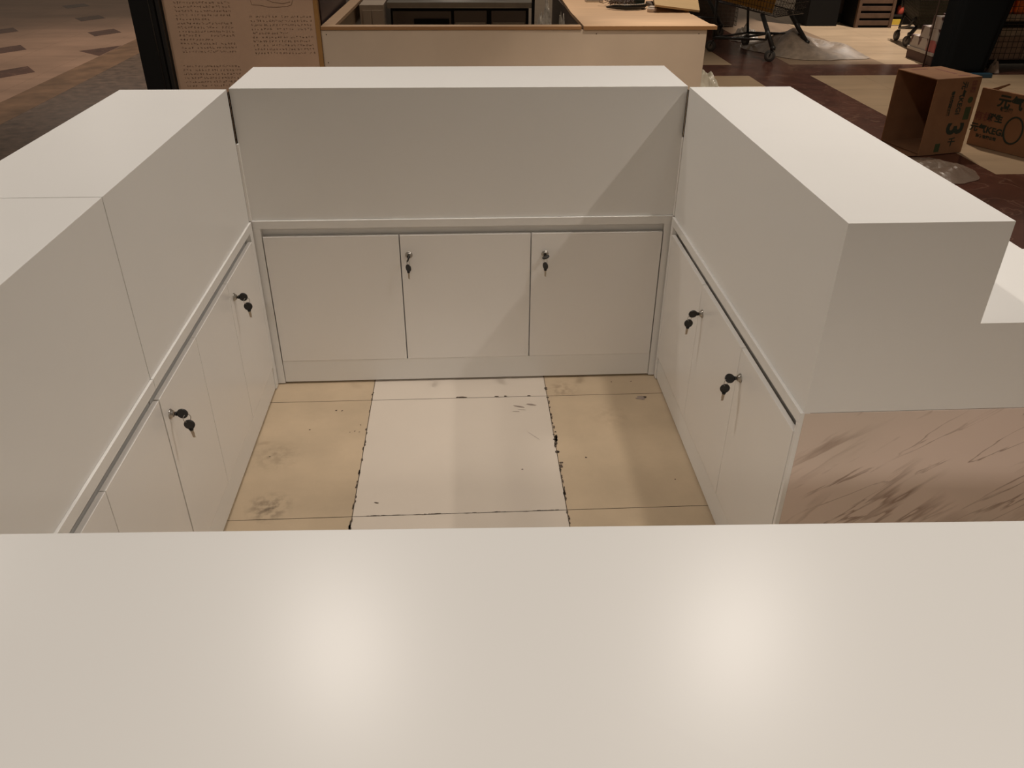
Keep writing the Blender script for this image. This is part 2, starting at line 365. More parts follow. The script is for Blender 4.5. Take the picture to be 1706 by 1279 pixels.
# ------------------------------------------------------------------ floor
def floor():
    xs = [-9.3, -8.7, -8.1, -7.5, -6.9, -6.3, -5.7, -5.1, -4.5, -3.90, -3.72, -3.38, -2.75, -2.137, -1.537, -0.937, -0.337, 0.263, 0.863, 1.47, 2.08, 2.70, 3.29, 3.79, 4.28, 4.88, 5.48, 6.08, 6.5, 7.0, 7.6, 8.2, 8.8, 9.4]
    ys = [-3.06, -2.46, -1.86, -1.26, -0.66, -0.06, 0.5385, 1.1385, 1.7385, 2.3385, 2.94, 3.55, 4.16, 4.77, 5.39, 6.01, 6.63, 7.25, 7.88, 8.44, 9.05, 9.67, 10.29, 10.91, 11.53, 12.15, 12.77, 13.35, 13.95, 14.6, 15.2, 15.8, 16.4, 17.0]
    m = MB()
    m.face([(xs[0] - .5, ys[0] - .5, -.0012), (xs[-1] + .5, ys[0] - .5, -.0012), (xs[-1] + .5, ys[-1] + .5, -.0012), (xs[0] - .5, ys[-1] + .5, -.0012)], 7)
    g = 0.0011
    for x0, x1 in zip(xs, xs[1:]):
        for y0, y1 in zip(ys, ys[1:]):
            xc, yc = (x0 + x1) / 2, (y0 + y1) / 2
            mi = 2
            if -0.34 < xc < 0.27 and yc < 5: mi = 0
            elif -1.6 < xc < 1.5 and yc < 4.1: mi = 1
            elif xc < -3.72: mi = 6
            elif xc < -3.38: mi = 5
            elif xc < -0.95: mi = 4
            elif 2.7 < xc < 3.29: mi = 3
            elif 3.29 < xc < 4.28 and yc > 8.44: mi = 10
            elif xc > 1.5 and (7.88 < yc < 8.44 or 4.16 < yc < 4.77): mi = 3
            gg = g if mi < 2 else 0.0006
            m.face([(x0 + gg, y0 + gg, 0), (x1 - gg, y0 + gg, 0), (x1 - gg, y1 - gg, 0), (x0 + gg, y1 - gg, 0)], mi)
    # dark diamond insets in the far left marble
    def rhomb(cx, cy, rx, ry, half=False):
        pts = [(cx - rx, cy, .0006), (cx, cy - ry, .0006), (cx + rx, cy, .0006), (cx, cy + ry, .0006)]
        if half: pts = [pts[0], pts[1], pts[2]] if half == 1 else [pts[0], pts[2], pts[3]]
        m.face(pts, 3)
    for (cx, cy) in ((-4.20, 8.2), (-4.83, 9.45), (-5.5, 10.75), (-4.26, 10.65), (-4.90, 11.9), (-3.9, 9.42), (-6.1, 9.6), (-5.6, 13.2)):
        rhomb(cx, cy, 0.20, 0.30) if cx != -3.9 else m.face([(-4.05, 9.35, .0006), (-3.73, 9.05, .0006), (-3.73, 9.7, .0006)], 3)
    # grime and chips along the white tile's joints
    def chip(x, y, rx, ry, n=9, mi=8, ang=0.0, z=0.0007):
        pts = []; rx *= .72; ry *= .8
        for k in range(n):
            a = 2 * math.pi * k / n; q = random.uniform(0.55, 1.1)
            u, v = rx * q * math.cos(a), ry * q * math.sin(a)
            pts.append((x + u * math.cos(ang) - v * math.sin(ang), y + u * math.sin(ang) + v * math.cos(ang), z))
        m.face(pts, mi)
    for k in range(70):
        y = random.uniform(1.45, 2.40); r = random.random()
        if r < 0.55: chip(-0.337 + random.uniform(-.003, .002), y, random.uniform(.002, .005), random.uniform(.006, .02))
    for k in range(60):
        y = random.uniform(1.5, 2.43)
        big = 1.9 if abs(y - 2.05) < 0.12 or y > 2.38 else 1
        chip(0.263 + random.uniform(-.001, .004) * big, y, random.uniform(.0025, .0055) * big, random.uniform(.006, .016))
    for k in range(36):
        x = random.uniform(-.30, .27)
        chip(x, 1.7385 + random.uniform(-.001, .001), random.uniform(.006, .02), random.uniform(.0015, .003))
    for (x, rx) in ((-0.03, .026), (-0.045, .012), (.09, .012), (.12, .01), (0.2, .01)):
        chip(x, 2.342, rx, .006)
    chip(0.585, 2.31, .028, .02, n=14, mi=9); chip(0.60, 2.315, .012, .01)
    chip(-0.275, 1.795, .010, .0035, ang=-.3)
    for (x, y, rx, ry, a) in ((.165, 2.275, .032, .006, -.35), (.205, 2.285, .025, .008, -.2), (.15, 2.245, .022, .003, -.1), (.17, 2.255, .02, .002, -.2), (.2, 2.1, .05, .0012, -.9)):
        chip(x, y, rx, ry, mi=9, ang=a, n=8)
    for (x, y) in ((-.52, 2.17), (-.39, 2.15), (-.375, 2.155), (-.36, 2.15), (-.36, 2.19), (.60, 1.86), (.35, 1.98), (.15, 1.93), (-.62, 2.03), (-.45, 2.28), (-.43, 2.277), (.5, 2.42), (.57, 2.42)):
        chip(x, y, random.uniform(.003, .006), random.uniform(.002, .005), ang=random.random())
    o = m.build('floor', [T_WHITE, T_BEIGE, T_BEIGE2, T_BAND, T_GREY, T_ORANGE, T_HALL, GROUT, STAIN, SCRATCH, T_DARKER])
    tag(o, kind='structure')
floor()

# ------------------------------------------------------------------ counters
ZT, ZU = 0.9955, 0.598
def lock_mesh(fn, u, wz, v0, parent):
    m = MB()
    c0 = fn(Vector((u, v0, wz))); c1 = fn(Vector((u, v0 + 1, wz)))
    ax = (c1 - c0).normalized()
    m.lathe([(.0118, 0.0), (.0118, .0015), (.0105, .003), (.0085, .0035), (.0078, .0075), (.006, .008), (.0055, .0065)], c0, ax, seg=28)
    return m.build('lock', CHROME, parent)

def counter_unit(fn, u0, u1, D, e, seams, locks, name, label, base, far_stile=0.022, near_stile=0.022, zt=ZT, gap=.0010, upper=True):
    """fn maps (along, outwards, up) to the world; the doors face outwards"""
    root = empty(name, base, label, 'counter')
    if upper:
        m = MB(fn); m.box((u0, -D, ZU + .0005), (u1, 0, zt), bev=.0010); m.build('upper_box', WHITE, root)
    a, b = seams[0], seams[-1]
    m = MB(fn)
    m.box((u0 + .001, -D + .01, .02), (u1 - .001, -.021 + e, ZU - .001))                       # hollow body seen in the finger groove
    m.build('carcass', WHITE, root)
    m = MB(fn)
    m.box((u0, -.0205 + e, .572), (u1, e, ZU), bev=.0007)
    if a - u0 > 0.002: m.box((u0, -.0205 + e, .004), (a - .0015, e, .572), bev=.0007)
    if u1 - b > 0.002: m.box((b + .0015, -.0205 + e, .004), (u1, e, .572), bev=.0007)
    m.build('frame', WHITE, root)
    m = MB(fn); m.box((a, -.0202 + e, .007), (b, e - .004, .0905), bev=.0007); m.build('plinth', WHITE, root)
    for s0, s1 in zip(seams, seams[1:]):
        m = MB(fn); m.box((s0 + gap, -.012 + e, .093), (s1 - gap, e + .0005, .5455), bev=.0009)
        d = m.build('door', DOORW, root)
        for (lu, lw) in locks:
            if s0 < lu < s1: lock_mesh(fn, lu, lw, e + .0006, d)
    return root

XL, XR, YB = -0.6774, 0.6665, 2.4636
fnB = lambda p: Vector((p.x, YB - p.y, p.z))
fnL = lambda p: Vector((XL + p.y, p.x, p.z))
fnR = lambda p: Vector((XR - p.y, p.x, p.z))
back = counter_unit(fnB, -0.6748, 0.6648, 0.326, 0.006, [-0.6475, -0.2165, 0.207, 0.637], [(-0.189, .478), (0.2535, .475)],
                    'service_counter', 'white counter closing the far end of the pit, three doors wide', (0, 2.6, 0), gap=.0017)
leftA = counter_unit(fnL, 1.5046, 2.4508, 0.300, 0.0055, [1.5055, 1.79, 2.105, 2.420], [(2.142, .487), (1.541, .485)],
                     'service_counter', 'white counter on the left side of the pit, the farther unit beyond the seam', (-.83, 2.0, 0))
leftB = counter_unit(fnL, 0.612, 1.5022, 0.300, 0.0055, [0.63, 0.895, 1.195, 1.502], [],
                     'service_counter', 'white counter at the left picture edge, nearer than the seam in its top', (-.83, 1.05, 0))
right = counter_unit(fnR, 1.3113, 2.4508, 0.3026, 0.0075, [1.3235, 1.6775, 2.045, 2.428], [(2.010, .471), (1.650, .476)],
                     'service_counter', 'white counter on the right with stepped end and marble-look side panel', (.82, 1.9, 0), upper=False)
m = MB(); z0 = ZU + .0005
m.prism([(XR, z0), (2.05, z0), (2.05, .793), (.9691, .793), (.9691, ZT), (XR, ZT)], 1.3113, 1.671, plane='xz')
m.prism([(XR, z0), (1.272, z0), (1.272, .793), (.9691, .793), (.9691, ZT), (XR, ZT)], 1.671, 2.4508, plane='xz')
bmesh.ops.remove_doubles(m.bm, verts=list(m.bm.verts), dist=.0001)
m.build('stepped_upper_box', WHITE, right)
m = MB(); m.box((.6685, 1.3105, .004), (2.05, 1.3225, ZU - .0012), bev=.0006)
mp = m.build('marble_panel', MARBLE, right); mp['label'] = 'beige marble-look panel with brown veins'
m = MB(); m.prism([(.70, 1.324), (2.03, 1.324), (2.03, 1.65), (1.25, 1.65), (1.25, 2.44), (.98, 2.44), (.98, 1.5), (.70, 1.5)], .006, ZU - .002)
m.build('step_carcass', WHITE, right)
# narrow edge strips in the two rear corners
m = MB(); m.box((-.6774, 2.4512, .600), (-.6710, 2.4630, .838)); m.build('edge_strip', EDGE, leftA)
m = MB(); m.box((.6635, 2.4512, .600), (.6665, 2.4630, .848)); m.build('edge_strip', EDGE, right)
m = MB(); m.box((-.72, 2.4511, .01), (-.6782, 2.4634, .985)); m.box((-.6781, 2.466, .01), (-.6749, 2.78, .985)); m.build('gap_shade_block', BLACKG, leftA)  # black blocks added behind the corner gaps to keep them dark
m = MB(); m.box((.6673, 2.4511, .01), (.71, 2.4634, .985)); m.box((.6649, 2.466, .01), (.6672, 2.78, .985)); m.build('gap_shade_block', BLACKG, right)

# foreground counter, turned a touch against the others
def fnF(p):
    a = math.radians(-1.72); c, s = math.cos(a), math.sin(a)
    return Vector((c * p.x - s * p.y, .5565 + s * p.x + c * p.y, p.z))
fr = empty('service_counter', (0, .36, 0), 'white counter across the whole foreground, only its broad top visible', 'counter')
m = MB(fnF); m.box((-1.25, -.405, .955), (1.5, 0, ZT), bev=.0015); m.build('worktop', TOPW, fr)
m = MB(fnF); m.box((-1.24, -.395, .0), (1.49, -.012, .9545)); m.build('carcass', WHITE, fr)

# ------------------------------------------------------------------ keys in the locks
def key_blade(m, o, d, s, length, mi=0):
    """flat notched key blade from o along d, s = width direction"""
    d = Vector(d).normalized(); s = Vector(s).normalized(); n = d.cross(s)
    prof = [(0, -.0036), (0, .0036), (.012, .0036), (.0135, .0022), (.016, .0032), (.0185, .0018), (.021, .003), (length - .003, .0024), (length, 0), (length - .002, -.0028)]
    A = [m.bm.verts.new(Vector(o) + d * u + s * v + n * .0009) for u, v in prof]
    B = [m.bm.verts.new(Vector(o) + d * u + s * v - n * .0009) for u, v in prof]
    m.bm.faces.new(A); m.bm.faces.new(B)
    for k in range(len(prof)):
        m.bm.faces.new((A[k], A[(k + 1) % len(prof)], B[(k + 1) % len(prof)], B[k]))

def key_set(pos, out, label, roll=0.0, swing=0.0, yaw2=0.0):
    """pos: lock face centre; out: outward direction; roll turns the inserted key about it"""
    pos = Vector(pos); out = Vector(out).normalized()
    side = Vector((0, 0, 1)).cross(out).normalized(); up = Vector((0, 0, 1))
    sdir = (up * math.cos(roll) + side * math.sin(roll)).normalized(); nrm = out.cross(sdir).normalized()
    root = empty('key_set', pos, label, 'keys')
    root['group'] = 'keys hanging in the door locks'
    c = pos + out * .0265
    m = MB(); m.lathe([(.0105, -.0022), (.0122, -.0016), (.0122, .0016), (.0105, .0022)], c, nrm, seg=26)
    m.tube([c - out * .012, c - out * .0165], [.0055, .0042], seg=10)
    k1 = m.build('key', BLACKP, root)
    m = MB(); key_blade(m, pos + out * .0078, out, sdir, .006 + .0025)
    m.build('key_blade', BRASS, k1)
    # ring through the head's outer end, second key hanging from it
    hole = c + out * .0075 - sdir * .004 * math.cos(roll)
    rc = hole + Vector((0, 0, -.0085)); rd = (out * math.cos(.6) + side * math.sin(.6))
    m = MB(); pts = []
    for k in range(22):
        a = 2 * math.pi * k / 22
        pts.append(rc + rd * .0085 * math.cos(a) + up * .0098 * math.sin(a))
    m.tube(pts, .0008, seg=6, closed=True); m.build('key_ring', CHROME, root)
    d2 = (Vector((0, 0, -1)) + out * math.sin(swing)).normalized()
    h2 = rc + d2 * .0175
    n2 = (Matrix.Rotation(yaw2, 3, 'Z') @ nrm_flat(out))
    n2 = (n2 - d2 * n2.dot(d2)).normalized()
    m = MB(); m.lathe([(.0105, -.0022), (.0122, -.0016), (.0122, .0016), (.0105, .0022)], h2, n2, seg=26)
    m.tube([h2 + d2 * .0115, h2 + d2 * .016], [.0055, .0042], seg=10)
    k2 = m.build('key', BLACKP, root)
    m = MB(); key_blade(m, h2 + d2 * .0155, d2, d2.cross(n2), .0205)
    m.build('key_blade', BRASS, k2)
def nrm_flat(out):
    return Vector((0, 0, 1)).cross(Vector(out)).normalized()
lx = XL + .0061 + .0001
key_set((lx, 2.142, .487), (1, 0, 0), 'keys in the farther lock on the left counter, near the back corner', swing=.08)
key_set((lx, 1.541, .485), (1, 0, 0), 'keys in the nearer lock on the left counter, biggest of the hanging keys', swing=.12)
key_set((-.189, YB - .0086, .478), (0, -1, 0), 'keys in the middle door of the far counter, seen edge on', roll=.35, swing=.12, yaw2=.75)
key_set((.2535, YB - .0086, .475), (0, -1, 0), 'keys in the right-hand door of the far counter, a gap between lock and key', roll=1.2, swing=.1, yaw2=.6)
rx = XR - .0081 - .0001
key_set((rx, 2.010, .471), (-1, 0, 0), 'keys in the farther lock on the right counter', swing=.08, roll=.2)
key_set((rx, 1.650, .476), (-1, 0, 0), 'keys in the nearer lock on the right counter, close to its marble-look end', swing=.06, roll=-.95)

# ------------------------------------------------------------------ kiosk beyond: printed board, post, boarded counter
KY = 5.15
pb = empty('printed_board', (-1.3, KY + .02, 0), 'tall tan board printed with brown columns of text beside the black post', 'board')
m = MB(); m.box((-1.702, KY, .0), (-.852, KY + .03, 2.0), bev=.001); m.build('panel', PRINTB, pb)
m = MB(); m.box((-.851, KY - .006, 0), (-.826, KY + .036, 2.0), bev=.001); m.build('edge_trim', AMBER, pb)
m = MB()
def glyph(x, z, sz):
    for k in range(random.choice((2, 3, 3, 4))):
        if random.random() < .5:
            a = random.uniform(0, sz * .5); h = random.uniform(.1, .9) * sz
            m.box((x + a, KY - .0008, z + h * .9), (x + a + random.uniform(.35, .6) * sz, KY, z + h * .9 + sz * .15))
        else:
            a = random.uniform(0, sz * .85); h = random.uniform(0, .35) * sz
            m.box((x + a, KY - .0008, z + h), (x + a + sz * .15, KY, z + h + random.uniform(.4, .65) * sz))
def para(x0, x1, z1, rows, pitch=.0218, short=()):
    for r_ in range(rows):
        z = z1 - r_ * pitch; x = x0; xe = x1 if r_ not in short else x0 + (x1 - x0) * .62
        while x < xe:
            if random.random() > .06: glyph(x, z - .014, .0145)
            x += .0178
para(-1.640, -1.335, 1.02, 17, short=(8, 13)); para(-1.655, -1.33, .590, 6); para(-1.222, -.880, .858, 10, short=(4,))
m.build('lettering', INK, pb)
m = MB()
pts = [(-1.205, .95), (-1.20, .915), (-1.15, .912), (-1.11, .903), (-1.06, .902), (-1.0, .906), (-.975, .915), (-.965, .94)]
m.tube([(x, KY - .0005, z) for x, z in pts], .0013, seg=5)
m.tube([(-1.12, KY - .0005, .945), (-1.08, KY - .0005, .928), (-1.02, KY - .0005, .921), (-.98, KY - .0005, .93)], .0013, seg=5)
m.build('line_drawing', INK, pb)

bp = empty('sign_post', (-1.80, KY, 0), 'black upright post at the left end of the tan printed board', 'post')
m = MB(); m.box((-1.872, KY - .05, 0), (-1.735, KY + .06, 2.0), bev=.006); m.build('post', BLACKM, bp)
m = MB(); m.box((-1.733, KY - .035, 0), (-1.708, KY + .05, 2.0), bev=.004)
m.build('side_rail', BLACKP, bp)
m = MB(); m.tube([(-1.762, KY - .051, .01), (-1.762, KY - .051, 2.0)], .004, seg=8); m.build('cable', BLACKP, bp)

kc = empty('kiosk_counter', (.3, KY + .6, 0), 'unfinished beige-boarded kiosk with plywood tops behind the far white counter', 'counter')
m = MB(); m.box((-.824, KY + .004, 0), (1.468, KY + .02, .7795), bev=.001)
for (x, z) in ((-.795, .755), (-.80, .60), (.80, .757), (1.42, .757)):
    m.lathe([(.0035, -.0004), (.0035, .0006)], (x, KY + .004, z), (0, -1, 0), seg=10, mi=1)
m.build('front_panel', [BOARD, DARK], kc)
m = MB(); m.box((1.453, KY + .0205, 0), (1.4675, 6.9, .7795), bev=.001); m.build('end_panel', BOARD, kc)
m = MB(); m.box((-.824, KY - .002, .7805), (.709, KY + .068, .7985), bev=.001)
m.build('front_rim', BROWNEDGE, kc)
m = MB(); m.box((-.822, KY, .7987), (.708, KY + .067, .8000)); m.build('rim_top', PLY, kc)
m = MB(); m.prism([(-.822, 5.2185), (-.748, 5.2185), (-.715, 7.2), (-.789, 7.2)], .781, .8)
m.build('side_rim', PLY, kc)
m = MB(); m.prism([(-.800, 5.22), (-.766, 5.22), (-.735, 7.2), (-.77, 7.2)], 0, .7805)
m.build('side_panel', BOARD, kc)
m = MB()
m.prism([(.722, KY - .004), (1.525, KY - .004), (1.525, KY + .07), (1.505, KY + .09), (1.505, 5.668), (.722, 5.668)], .7805, .8005)
m.build('worktop', PLY, kc)
m = MB(); m.prism([(.722, 5.672), (1.500, 5.672), (1.500, 5.72), (1.57, 6.1), (1.66, 6.5), (1.70, 7.2), (.76, 7.2), (.722, 5.8)], .7805, .7995)
m.build('worktop', PLY, kc)
m = MB(); m.box((.722, KY - .0055, .7805), (1.525, KY - .0042, .7995)); m.build('edge_band', BROWNEDGE, kc)
m = MB(); m.box((.731, 5.25, .0), (.748, 7.1, .7795)); m.build('inner_panel', GREYP, kc)
dk = MB(); dk.box((-1.35, 5.30, 0), (-.835, 6.5, 1.25), bev=.004)
tag(dk.build('storage_cabinet', mat('dark_purple_brown', (0.06, 0.033, 0.03), rough=.5), None, origin=(-1.1, 5.9, 0)), 'dark brown cabinet rising behind the tan printed board', 'cabinet')

# beige cabinet and steel fridge inside the kiosk
cb = empty('low_cabinet', (-.62, 6.4, 0), 'beige low cabinet left of the stainless steel worktable inside the kiosk', 'cabinet')
m = MB(); m.box((-.712, 6.22, 0), (-.545, 6.9, .795), bev=.002); m.build('carcass', BOARD, cb)
m = MB(); m.box((-.690, 6.212, .03), (-.632, 6.219, .76)); m.build('door', BOARD, cb)
m = MB(); m.box((-.626, 6.212, .03), (-.550, 6.219, .76)); m.build('door', BOARD, cb)

fg = empty('undercounter_fridge', (0, 6.6, 0), 'stainless steel undercounter fridge with dark doors inside the boarded kiosk', 'fridge')
m = MB(); m.box((-.525, 6.28, .767), (.500, 6.95, .805), bev=.003); m.build('steel_top', STEEL, fg)
m = MB(); m.box((-.505, 6.32, .05), (.482, 6.93, .7665)); m.build('body', BLACKM, fg)
m = MB(); m.box((-.49, 6.305, .12), (-.075, 6.3195, .745), bev=.002)
for k in range(7): m.box((-.465, 6.300, .725 - k * .02), (-.40, 6.3055, .731 - k * .02))
m.build('machine_cover', DSTEEL, fg)
m = MB(); m.box((-.34, 6.296, .60), (-.09, 6.3045, .695)); m.build('vent', BLACKM, fg)
for (a, b) in ((-.055, .180), (.212, .462)):
    m = MB(); m.box((a, 6.300, .10), (b, 6.3195, .748), bev=.004); d = m.build('door', DSTEEL, fg)
    m = MB(); m.box((a + .01, 6.296, .66), (b - .01, 6.3005, .672)); m.build('handle', STEEL, d)
for x in (-.47, .45):
    for y in (6.38, 6.88):
        m = MB(); m.tube([(x, y, 0), (x, y, .0495)], .02, seg=12); m.build('foot', STEEL, fg)
m = MB(); m.box((.5025, 6.285, 0), (.522, 6.32, 1.3)); tag(m.build('upright_post', BLACKM, None, origin=(.497, 6.3, 0)), 'thin black upright at the right end of the steel fridge', 'post')

# ------------------------------------------------------------------ crumpled plastics
def crumple(name, mtl, cx, cy, z0, rx, ry, h, label, cat, seed, res=26, rough_amp=.35, peak=1.0, freq=1.0, rot=0.0, lift=.004):
    """draped film: a lumpy skirted mound resting on z0"""
    m = MB(); rnd = Vector((seed * 3.1, seed * 1.7, seed)); V = {}
    for i in range(res + 1):
        for j in range(res + 1):
            u, v = i / res * 2 - 1, j / res * 2 - 1
            # square to disc
            x = u * math.sqrt(max(0, 1 - v * v / 2)); y = v * math.sqrt(max(0, 1 - u * u / 2))
            r = math.hypot(x, y)
            rag = 1 + .28 * noise.noise(Vector((math.atan2(y, x) * 1.3, seed, 0)))
            f = max(0, 1 - r ** 1.6) ** peak
            n1 = noise.noise(Vector((x * 2.2, y * 2.2, 0)) * freq + rnd); n2 = abs(noise.noise(Vector((x * 6, y * 3.5, 2)) * freq + rnd))
            z = h * f * (1 + rough_amp * 2 * n1) + h * .30 * n2 * (f + .12)
            X, Y = x * rx * rag, y * ry * rag
            c, s_ = math.cos(rot), math.sin(rot)
            V[i, j] = m.bm.verts.new((cx + X * c - Y * s_, cy + X * s_ + Y * c, z0 + lift + max(0, z)))
    for i in range(res):
        for j in range(res):
            m.bm.faces.new((V[i, j], V[i + 1, j], V[i + 1, j + 1], V[i, j + 1]))
    o = m.build(name, mtl, None, origin=(cx, cy, z0))
    s = o.modifiers.new('thickness', 'SOLIDIFY'); s.thickness = .0012; s.offset = 1
    tag(o, label, cat)
    return o
crumple('plastic_bag', WBAG, 2.15, 7.42, 0, .13, .12, .13, 'white plastic bag on the floor against the right end of the beige kiosk', 'bag', 3, rot=.4)
crumple('plastic_sheet', SHEET, 3.66, 9.25, 0, .70, .48, .19, 'large milky plastic sheet crumpled on the floor under the shopping trolley', 'plastic sheet', 5, res=44, rough_amp=.5, peak=1.3, rot=-.9, freq=.55)
crumple('bubble_bag', mat('white_foil', (.7, .62, .55), rough=.25, noise_s=60, noise_amt=.5), 3.28, 9.95, 0, .16, .13, .14, 'small crinkled white bag on the floor behind the shopping trolley wheels', 'bag', 8)
crumple('plastic_film', FILM, 2.95, 4.86, 0, .22, .26, .05, 'clear plastic film on the floor in front of the open cardboard box', 'plastic film', 11, rot=.3)
crumple('plastic_bag', CLEAR, .575, 6.00, .40, .07, .10, .36, 'clear plastic bag standing inside the kiosk by the fridge, the left of two', 'bag', 13, peak=.6)
crumple('plastic_bag', CLEAR, .655, 5.66, .40, .05, .11, .33, 'clear plastic bag inside the kiosk below the worktop edge, the right of two', 'bag', 17, peak=.6)
m = MB(); m.box((.515, 5.45, 0), (.728, 6.05, .40), bev=.004)
tag(m.build('storage_crate', GREYP, None, origin=(.62, 5.75, 0)), 'low grey-brown crate under the clear plastic bags inside the kiosk', 'crate')

# things on the plywood worktop
def cable_bundle():
    root = empty('cable_bundle', (1.13, 5.98, .80), 'tangled bundle of dark cable and light strip on the plywood worktop', 'cable')
    m = MB()
    for k in range(26):
        c = Vector((random.uniform(1.03, 1.20), random.uniform(5.98, 6.16), .803)); r = random.uniform(.03, .085); a0 = random.uniform(0, 6.28); pts = []
        for q in range(9):
            a = a0 + q * random.uniform(.4, .8)
            pts.append((c.x + r * math.cos(a), c.y + r * .8 * math.sin(a), .8065 + random.uniform(0, .05) + (.01 if q % 2 else 0)))
        m.tube(pts, .0022, seg=5)
    m.build('thin_wire', mat('brown_wire', (.09, .055, .035), rough=.5), root)
    pts = [Vector((.985, 5.96, .812)), Vector((1.04, 5.90, .8195)), Vector((1.10, 5.875, .8200)), Vector((1.17, 5.89, .8205)), Vector((1.23, 5.93, .82)), Vector((1.26, 6.0, .82))]
    m = MB(); m.tube(pts, [.006, .016, .018, .018, .017, .010], seg=10); m.build('light_strip', BLACKP, root)
    m = MB()
    for k in range(12):
        t = .8 + k * .3; i = int(t); f = t - i
        if i + 1 >= len(pts): break
        p = pts[i].lerp(pts[i + 1], f); d = (pts[i + 1] - pts[i]).normalized()
        m.box((-.008, -.004, 0), (.008, .004, .004), tf=Matrix.Translation(p + Vector((0, -.012, .013))) @ d.to_track_quat('X', 'Z').to_matrix().to_4x4())
    m.build('light_chip', mat('white_chip', (.75, .72, .66), rough=.4), root)
    m = MB(); m.box((1.185, 5.98, .8012), (1.25, 6.30, .86), bev=.01); m.build('driver_box', mat('dark_green_case', (.02, .03, .022), rough=.4), root)
cable_bundle()
m = MB(); m.lathe([(.016, 0), (.030, 0), (.030, .026), (.016, .026)], (1.262, 5.80, .8008), (0, 0, 1), seg=24); m.lathe([(.026, .026), (.028, .03), (.014, .034)], (1.266, 5.81, .8008), (0, 0, 1), seg=16)
tag(m.build('tape_roll', mat('white_tape', (.6, .5, .42), rough=.6), None, origin=(1.262, 5.8, .8)), 'small white roll of tape beside the plywood offcut', 'tape')
m = MB()
m.prism([(0, 0), (.30, .02), (.36, .62), (.02, .60)], 0, .012)
po = m.build('plywood_offcut', PLY2, None, origin=(0, 0, 0)); po.location = (1.272, 5.762, .836); po.rotation_euler = (math.radians(4), math.radians(6.5), math.radians(-6))
tag(po, 'yellowish plywood offcut propped at a slant on the kiosk worktop', 'board')
m = MB(); m.box((1.30, 6.0, .8008), (1.42, 6.2, .822), bev=.003)
tag(m.build('packing_block', GREYP, None, origin=(1.36, 6.1, .8)), 'small block under the slanting plywood offcut', 'block')
crumple('cloth', mat('pink_cloth', (.62, .30, .27), rough=.9), 1.555, 6.16, .7997, .045, .06, .02, 'small pink rag on the right edge of the kiosk worktop', 'cloth', 21, res=14)
m = MB(); m.box((.90, 6.33, .7998), (1.02, 6.44, .815), bev=.002)
tag(m.build('metal_plate', STEEL, None, origin=(.96, 6.39, .8)), 'flat grey metal plate at the back of the plywood worktop', 'plate')

# ------------------------------------------------------------------ cardboard boxes
def text_mesh(body, size, mtl, name, parent, mtx, ext=.0004, bold=.0012):
    cu = bpy.data.curves.new('txt', 'FONT'); cu.body = body; cu.size = size; cu.extrude = ext; cu.align_x = 'CENTER'; cu.align_y = 'CENTER'; cu.resolution_u = 3; cu.offset = bold
    t = bpy.data.objects.new('txt', cu); col.objects.link(t)
    bpy.context.view_layer.update()
    me = bpy.data.meshes.new_from_object(t.evaluated_get(bpy.context.evaluated_depsgraph_get()))
    bpy.data.objects.remove(t); bpy.data.curves.remove(cu)
    me.transform(mtx); me.materials.clear(); me.materials.append(mtl)
    o = bpy.data.objects.new(name, me); col.objects.link(o)
    if parent is not None:
        o.parent = parent; o.matrix_parent_inverse = world_matrix(parent).inverted()
    return o
def face_frame(o, right_, up_):
    r = Vector(right_).normalized(); u = Vector(up_).normalized(); n = r.cross(u)
    return Matrix(((r.x, u.x, n.x, o[0]), (r.y, u.y, n.y, o[1]), (r.z, u.z, n.z, o[2]), (0, 0, 0, 1)))

# box 1: standing open towards the left
A = Vector((2.985, 5.165, 0)); d1 = Vector((.968, .251, 0)).normalized(); d2 = Vector((-d1.y, d1.x, 0))
W1, D1, H1 = .352, .365, .487
fn1 = lambda p: A + d1 * p.x + d2 * p.y + Vector((0, 0, p.z))
b1 = empty('cardboard_box', A, 'open brown cardboard box with dark printing, standing behind the right counter', 'box')
m = MB(fn1); T = .005
m.box((0, 0, .004), (W1, T, H1)); m.box((0, D1 - T, .004), (W1, D1, H1)); m.box((W1 - T, T, .004), (W1, D1 - T, H1))
m.box((0, T, H1 - T), (W1 - T, D1 - T, H1)); m.box((0, T, .004), (W1 - T, D1 - T, .004 + T))
m.build('carton', CARD, b1)
m = MB(fn1)
m.box((.002, T, .02), (.008, D1 - T, .028)); m.build('box_flap', CARDIN, b1)
m = MB(fn1); m.prism([(-.13, .02), (-.002, .004), (-.002, D1 - .004), (-.10, D1 - .03)], .006, .010); m.build('box_flap', CARD, b1)
m = MB(fn1); m.box((.07, .30, H1 + .0001), (.19, .325, H1 + .0006)); m.box((.22, .05, H1 + .0001), (.30, .07, H1 + .0006)); m.box((.24, .12, H1 + .0001), (.26, .30, H1 + .0006))
m.build('print', PRINTR, b1)
up = Vector((0, 0, 1)); Fo = -.0012
def on1(u, z): return fn1(Vector((u, Fo, z)))
down_r = face_frame((0, 0, 0), (0, 0, -1), d1)          # text running downwards
def T1(u, z): mm = down_r.copy(); mm.translation = on1(u, z); return mm
def U1(u, z): mm = face_frame((0, 0, 0), d1, (0, 0, 1)); mm.translation = on1(u, z); return mm
text_mesh('元气KEGI', .050, PRINTG, 'print', b1, T1(.225, .36))
text_mesh('有机蔬菜鸡蛋', .026, PRINTG, 'print', b1, T1(.150, .33))
text_mesh('3', .185, PRINTG, 'print', b1, T1(.235, .165), bold=.005)
text_mesh('千', .062, PRINTG, 'print', b1, U1(.245, .075))
text_mesh('日期', .040, PRINTR, 'print', b1, T1(.30, .43))
GRN = mat('green_print', (.05, .07, .025), rough=.8)
